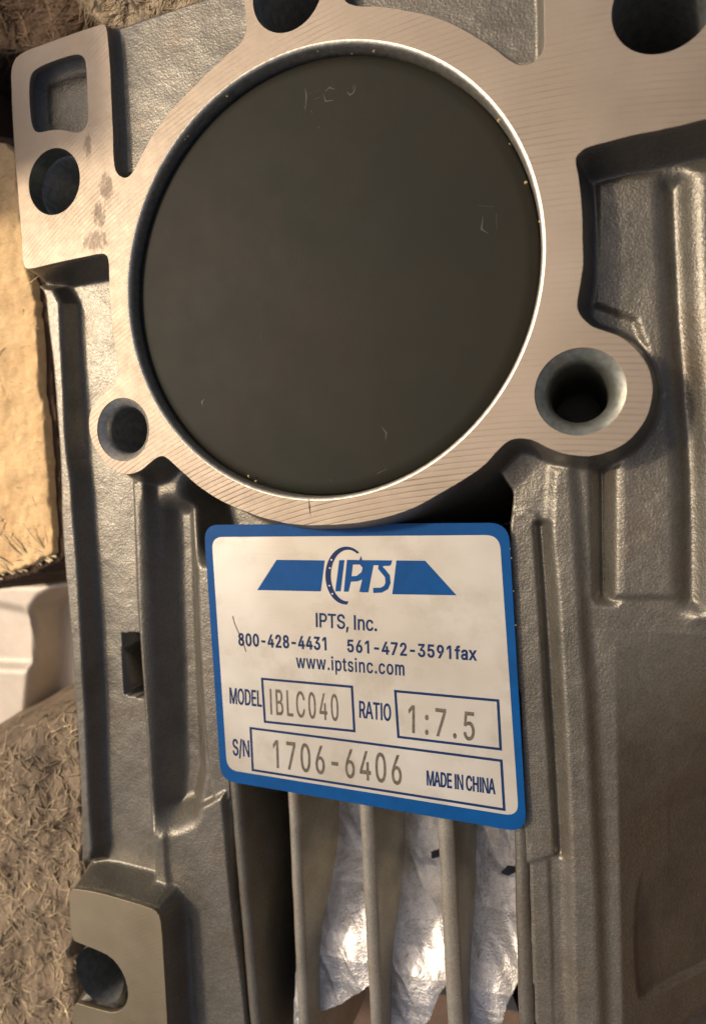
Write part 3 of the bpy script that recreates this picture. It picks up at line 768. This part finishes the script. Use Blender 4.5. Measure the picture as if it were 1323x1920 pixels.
's': (0.365, '163,-7 128,-2 112,3 84,18 72,27 53,50 45,63 36,94 94,107 105,79 124,60 150,49 181,45 200,46 232,55 255,71 267,91 267,112 265,121 254,136 237,147 212,155 125,177 104,186 87,196 72,208 61,222 53,237 48,255 48,290 51,305 65,332 87,354 100,363 131,377 167,384 206,384 239,378 267,366 290,349 307,328 324,290 268,277 258,298 243,316 232,323 205,331 187,333 156,329 131,317 114,299 110,289 110,267 112,258 124,243 144,232 172,223 254,202 275,194 292,183 306,171 317,158 325,142 330,125 330,90 321,61 302,35 290,24 260,6 223,-5'),
't': (0.228, '204,379 204,327 6,327 6,379|65,471 126,471 128,76 136,61 142,56 159,51 202,54 213,2 192,-3 145,-3 125,2 107,10 92,21 80,35 72,52 67,71 65,93'),
'w': (0.57, '0,380 68,380 150,90 235,380 305,380 390,90 470,380 540,380 425,0 355,0 270,280 185,0 115,0'),
'x': (0.36, '0,380 75,380 175,240 275,380 350,380 213,193 355,0 280,0 175,147 70,0 -5,0 137,193')}
def fatten(P, d):
    """offset a closed outline by d to its left (letters grow, counters shrink), mitres limited"""
    k = [0]
    for i in range(1, len(P)):
        if np.linalg.norm(P[i] - P[k[-1]]) > .05: k.append(i)
    if np.linalg.norm(P[k[-1]] - P[0]) < .05: k.pop()
    P = P[k]
    e = np.roll(P, -1, 0) - P; e /= np.linalg.norm(e, axis=1)[:, None]
    n = np.stack([-e[:, 1], e[:, 0]], 1)
    m_ = n + np.roll(n, 1, 0); q = (m_ * m_).sum(1)
    m_ = m_ * (2 / np.maximum(q, 1.2))[:, None]
    return P + m_ * d

def text(body, p0, p1, hpx, mat, bold=0.1, sp=0.0, parent=None, zt=None, name='lettering'):
    """p0, p1: photo pixels of the ends of the baseline; hpx: cap height in pixels; bold in mm"""
    zt = ZI if zt is None else zt
    a = U(*p0, zt); b = U(*p1, zt)
    hh = np.linalg.norm(U(p0[0], p0[1] - hpx, zt) - a)
    pen = 0; groups = []
    for ch in body:
        if ch == ' ':
            pen += .17 + sp; continue
        adv, dat = GLYPH[ch]
        for gi, g in enumerate(dat.split('|')):
            groups.append((gi, [np.array([[float(v) / 1000 for v in q.split(',')] for q in l.split(' ')]) + [pen, 0] for l in g.split(';')]))
        pen += adv + sp
    allp = np.concatenate([l for _, g in groups for l in g])
    x0, x1 = allp[:, 0].min(), allp[:, 0].max()
    W = np.linalg.norm(b - a) - 2 * bold
    ux = ((b - a) / np.linalg.norm(b - a))[:2]; uy = np.array([-ux[1], ux[0]])
    sx = W / (x1 - x0); sy = (hh - 2 * bold) / .509
    V = []; Fc = []
    for gi in (0, 1):
        gs = [g for k, g in groups if k == gi]
        if not gs: continue
        cu = bpy.data.curves.new('t', 'CURVE'); cu.dimensions = '2D'; cu.fill_mode = 'BOTH'
        for g in gs:
            for l in g:
                P = a[:2] + np.outer((l[:, 0] - x0) * sx + bold, ux) + np.outer(l[:, 1] * sy + bold, uy)
                P = fatten(P, bold)
                spl = cu.splines.new('POLY'); spl.points.add(len(P) - 1)
                for p, q in zip(spl.points, P): p.co = (q[0] * MM, q[1] * MM, 0, 1)
                spl.use_cyclic_u = True
        t = bpy.data.objects.new('t', cu); sc.collection.objects.link(t)
        me = bpy.data.meshes.new_from_object(t.evaluated_get(bpy.context.evaluated_depsgraph_get()))
        bpy.data.objects.remove(t)
        n0 = len(V)
        V += [(v.co.x * 1000, v.co.y * 1000, zt + .012 + .003 * gi) for v in me.vertices]
        Fc += [[n0 + k for k in p.vertices] for p in me.polygons]
    return mesh(name, V, Fc, parent or NP, [mat], False)
def L6(x, y): return (420 + x / 2.646, 1140 + y / 2.646)
text('IPTS, Inc.', L6(455, 95), L6(758, 116), 27, M_INK, .045)
text('800-428-4431', L6(72, 187), L6(508, 211), 24, M_INK, .075, .05)
text('561-472-3591fax', L6(611, 219), L6(1252, 262), 24, M_INK, .07, .05)
text('www.iptsinc.com', L6(358, 297), L6(894, 336), 25.5, M_INK, .04, .05)
text('MODEL', L7(128, 754), L7(254, 768), 30, M_INK, .05, .01)
text('RATIO', L7(637, 810), L7(762, 824), 32, M_INK, .05, .01)
text('S/N', L7(140, 958), L7(206, 966), 31, M_INK, .05, .01)
text('MADE IN CHINA', L7(902, 1076), L7(1172, 1112), 28, M_INK, .06, .005)
text('IBLC040', L7(288, 797), L7(556, 824), 48, M_GREY, .03, .12)
text('1:7.5', L7(830, 868), L7(1090, 902), 52, M_GREY, .05, .14)
text('1706-6406', L7(300, 1006), L7(804, 1076), 52, M_GREY, .05, .10)
# hair-thin scratch across the first digit
scr = [(436, 1155), (440, 1170), (448, 1188), (455, 1203), (461, 1222)]
ink('scratch', Q([(x - .8, y) for x, y in scr] + [(x + .8, y) for x, y in scr[::-1]]), M_SCR, .012)

# ------------------------------------------------------------------ packing around the gearbox
M_CHIP = wood_fibre("pressed_wood_chips", (.80, .57, .30), (.66, .41, .19), (.42, .24, .11), (.5, 1.1, 1), .3)
M_SIDE_SHADE = wood_fibre('shaded_side_brown', (.10, .055, .03), (.06, .03, .018), (.02, .01, .008), (1.5, .4, 1), 1.6, .5)  # shade on the chip block's side, put into the colour
M_COIR = wood_fibre("brown_fibre", (.15, .09, .05), (.09, .05, .03), (.04, .025, .015), (.35, 1.6, 1.6), 1.6, .5)
M_FUZZ = wood_fibre("grey_brown_fibre", (.27, .21, .145), (.17, .125, .085), (.08, .055, .04), (.8, .8, .8), 1.2, .5)
M_PALE = wood_fibre("pale_wood_wool", (.62, .50, .34), (.45, .34, .22), (.12, .08, .05), (1.2, .3, 1), 1.4, .6)
M_STRAND_D = plain("brown_strand", (.20, .13, .075), .75, 0, .35, .2)
M_STRAND = plain("straw_strand", (.40, .32, .215), .7, 0, .35, .2)
M_STRAND_L = plain("bright_wood_strand", (.72, .58, .36), .7, 0, .25, .2)
M_BOARD = plain("brown_cardboard", (.13, .085, .06), .8, 0, .2, .1, .3, .6)
M_FAR = plain("pale_cast_metal", (.55, .49, .42), .5, .2, .12, .08, .1, .8)

def strands(name, pts, parent, mat, lmin, lmax, rad, curl, lift, direction=None, spread=3.14):
    V = []; Fc = []
    for (x, y, z, nx, ny, nz) in pts:
        nrm = np.array([nx, ny, nz]); nrm = nrm / np.linalg.norm(nrm)
        t1 = np.cross(nrm, [0.3, .2, 1.0]); t1 /= np.linalg.norm(t1)
        t2 = np.cross(nrm, t1)
        a = (direction if direction is not None else 0) + random.uniform(-spread, spread)
        L = random.uniform(lmin, lmax); k = random.uniform(-curl, curl)
        r = rad * random.uniform(.5, 1.4)
        p = np.array([x, y, z]) + nrm * random.uniform(0, lift * .3)
        seg = 7
        lf = random.uniform(0, lift)
        base = len(V)
        for i in range(seg):
            s_ = i / (seg - 1)
            ang = a + k * s_
            d = (t1 * math.cos(ang) + t2 * math.sin(ang))
            if i: p = p + d * L / seg
            c = p + nrm * lf * math.sin(s_ * 3.0)
            side = np.cross(d, nrm)
            rr = r * (1 - .6 * s_)
            for q in (side * rr, -side * rr * .5 + nrm * rr * .8, -side * rr * .5 - nrm * rr * .8):
                V.append(c + q)
        for i in range(seg - 1):
            for j in range(3):
                A = base + i * 3 + j; B = base + i * 3 + (j + 1) % 3
                Fc.append((A, B, B + 3, A + 3))
    o = mesh(name, V, Fc, parent, [mat], True)
    o['kind'] = 'stuff'
    return o

def block_build(name, label, pts, z, depth, mat, amp, fs, res=.6, rim=1.0, slope=9, cat='packing block', jag=1.0, under=None):
    P = UP(pts, z)
    Q_ = []
    for i in range(len(P)):
        a, b = P[i], P[(i + 1) % len(P)]
        n = max(2, int(np.linalg.norm(b - a) / 1.2))
        for t in range(n): Q_.append(a + (b - a) * t / n)
    Q_ = np.array(Q_)
    Q_ += np.stack([fbm(Q_[:, 0] * .6, Q_[:, 1] * .6, 3, 2), fbm(Q_[:, 0] * .6, Q_[:, 1] * .6, 3, 6)], 1) * jag
    lo = Q_.min(0) - 14; hi = Q_.max(0) + 14
    B = Field(lo[0], hi[0], lo[1], hi[1], res, base=-999)
    sl_, D = B.sdf(Q_, 13.5)
    X, Y = B.X[sl_], B.Y[sl_]
    zt = z + fbm(X * fs, Y * fs, 5, 13) * amp
    side = z - slope * D + fbm(X * fs * 3, Y * fs * 3, 3, 17) * amp
    B.H[sl_] = smin(zt, side, rim)
    c = Q_.mean(0)
    E = empty(name, (c[0], c[1], z - depth))
    tag(E, label, cat)
    B.build('pressed_core', z - depth, E, [mat])
    if under:  # dark layer in place of the shaded side and gap
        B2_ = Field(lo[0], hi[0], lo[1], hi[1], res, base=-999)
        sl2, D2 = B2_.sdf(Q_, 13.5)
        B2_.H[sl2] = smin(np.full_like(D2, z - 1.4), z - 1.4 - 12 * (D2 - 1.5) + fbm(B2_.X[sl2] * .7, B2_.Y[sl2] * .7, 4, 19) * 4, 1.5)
        B2_.build('side_shade_layer', z - depth, E, [under])
    return E, B, Q_

def surf_pts(B, n, zmin, inside=None):
    """random points on the block surface with normals"""
    gy, gx = np.gradient(B.H, B.res)
    ok = (B.H > zmin)
    jj, ii = np.where(ok)
    sel = RNG.integers(0, len(jj), n)
    return [(B.X[j, i], B.Y[j, i], B.H[j, i], -gx[j, i], -gy[j, i], 1.0) for j, i in zip(jj[sel], ii[sel])]

# sunlit chipboard block left of the gearbox
E1, B1, _ = block_build('chipboard_block', 'sunlit tan pressed wood chip block standing beside the left edge of the gearbox',
    [(-160,255),(-20,262),(12,268),(30,285),(48,500),(62,529),(70,601),(76,662),(78,752),(85,790),(91,866),(94,941),(98,1000),(100,1035),(60,1058),(0,1078),(-180,1110)], -7.5, 60, M_CHIP, .8, .25, .4, .5, 14, jag=.6, under=M_SIDE_SHADE)
strands('wood_strands', surf_pts(B1, 90, -9.5), E1, M_STRAND_L, 1.5, 5, .13, .8, .2)
edge = []
for i in range(44):
    t = random.random()
    q = U(5 + 105 * t, 1082 - 38 * t + random.uniform(-8, 6), -8.5)
    edge.append((q[0], q[1], -8.6 + random.uniform(-1.5, .5), 0, -.3, 1))
strands('splintered_strands', edge, E1, M_STRAND_L, 3, 11, .28, .3, .5, direction=None, spread=.35)

# fuzzy grey block lower left
E2, B2, _ = block_build('fibre_block', 'fuzzy grey brown wood fibre block at the lower left beside the bolt pad',
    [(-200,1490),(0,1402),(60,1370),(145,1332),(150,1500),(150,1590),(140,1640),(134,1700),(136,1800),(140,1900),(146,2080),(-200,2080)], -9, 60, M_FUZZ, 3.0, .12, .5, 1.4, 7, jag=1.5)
strands('loose_fibres', surf_pts(B2, 2800, -34), E2, M_STRAND, 1.5, 4.5, .16, .8, .35)
strands('pale_fibres', surf_pts(B2, 330, -14), E2, M_STRAND_L, 1.5, 4.5, .13, .9, .7)

# upper left: brown coarse block and pale wood-wool end
E3, B3, _ = block_build('coir_block', 'dark brown shredded fibre block at the top left corner behind the flange',
    [(-160,-120),(120,-120),(150,-40),(176,38),(150,66),(60,96),(0,104),(-160,130)], -22, 50, M_COIR, 3.0, .16, .6, 3, 6)
strands('coarse_fibres', surf_pts(B3, 900, -34), E3, M_STRAND_D, 3, 9, .12, .9, .6, direction=.3, spread=.7)
E4, B4, _ = block_build('wood_wool_block', 'pale ragged wood wool block above the shallow cast pocket at the top',
    [(128,-150),(560,-150),(470,-10),(400,14),(300,44),(240,68),(210,62),(160,18),(130,-20)], -12, 50, M_PALE, 2.0, .22, .5, 1.5, 7)
strands('wood_wool_strands', surf_pts(B4, 900, -20), E4, M_STRAND, 2, 7, .12, .8, .5, direction=1.4, spread=.6)

# second casting below, out of reach of focus
E5 = empty('spare_casting', (-90, -75, -60))
tag(E5, 'pale blurred metal casting lying between the two packing blocks at the left edge', 'casting')
SC = Field(-170, -40, -130, -40, .7, base=-999)
zc = -42
outer = UP([(-260,1088),(0,1090),(70,1092),(220,1078),(300,1400),(-260,1500)], zc)
SC.up(outer, zc, 4, .5, 2.0, margin=20)
SC.cut(UP([(66,1150),(78,1132),(100,1118),(200,1108),(260,1400),(52,1400),(66,1250)], zc), zc - 9, 4, .8, 2.5)
SC.cut(UP([(-200,1140),(-20,1138),(40,1150),(46,1160),(50,1240),(44,1247),(-200,1236)], zc), zc - 2.2, 1.6, 1.0, 1.2)
SC.build('cast_body', -62, E5, [M_FAR])

# added out-of-view boards: one darkens the right side, one shades the upper left
def sheet_x(name, x, yz, t, mat, label):
    V = [(x, y, z) for y, z in yz] + [(x + t, y, z) for y, z in yz]
    n = len(yz)
    Fc = [tuple(range(n)), tuple(range(2 * n - 1, n - 1, -1))] + [(i, n + i, n + (i + 1) % n, (i + 1) % n) for i in range(n)]
    o = mesh(name, V, Fc, None, [mat], False)
    tag(o, label, 'light blocker')
    return o
sheet_x('added_shade_wall', 80, [(-190, -70), (90, -70), (90, -12), (-25, -5), (-70, 45), (-190, 60)], 4, M_BOARD, 'added brown board out of view right of the gearbox, darkening that side')
sheet_x('added_shade_flap', -88, [(10, -70), (20, -10), (37, 47), (45, 67), (66, 67), (66, -70)], 4, M_BOARD, 'added brown board out of view at the upper left, shading the flange corner')

# crate floor under everything
def box(name, x0, x1, y0, y1, z0, z1, mat, parent=None):
    V = [(x, y, z) for z in (z0, z1) for y in (y0, y1) for x in (x0, x1)]
    Fc = [(0, 2, 3, 1), (4, 5, 7, 6), (0, 1, 5, 4), (1, 3, 7, 5), (3, 2, 6, 7), (2, 0, 4, 6)]
    return mesh(name, V, Fc, parent, [mat], False)
g = box('ground', -1500, 1500, -1500, 1500, -74, -70, M_BOARD)
tag(g, kind='structure')
g['label'] = 'brown cardboard surface under the packing'
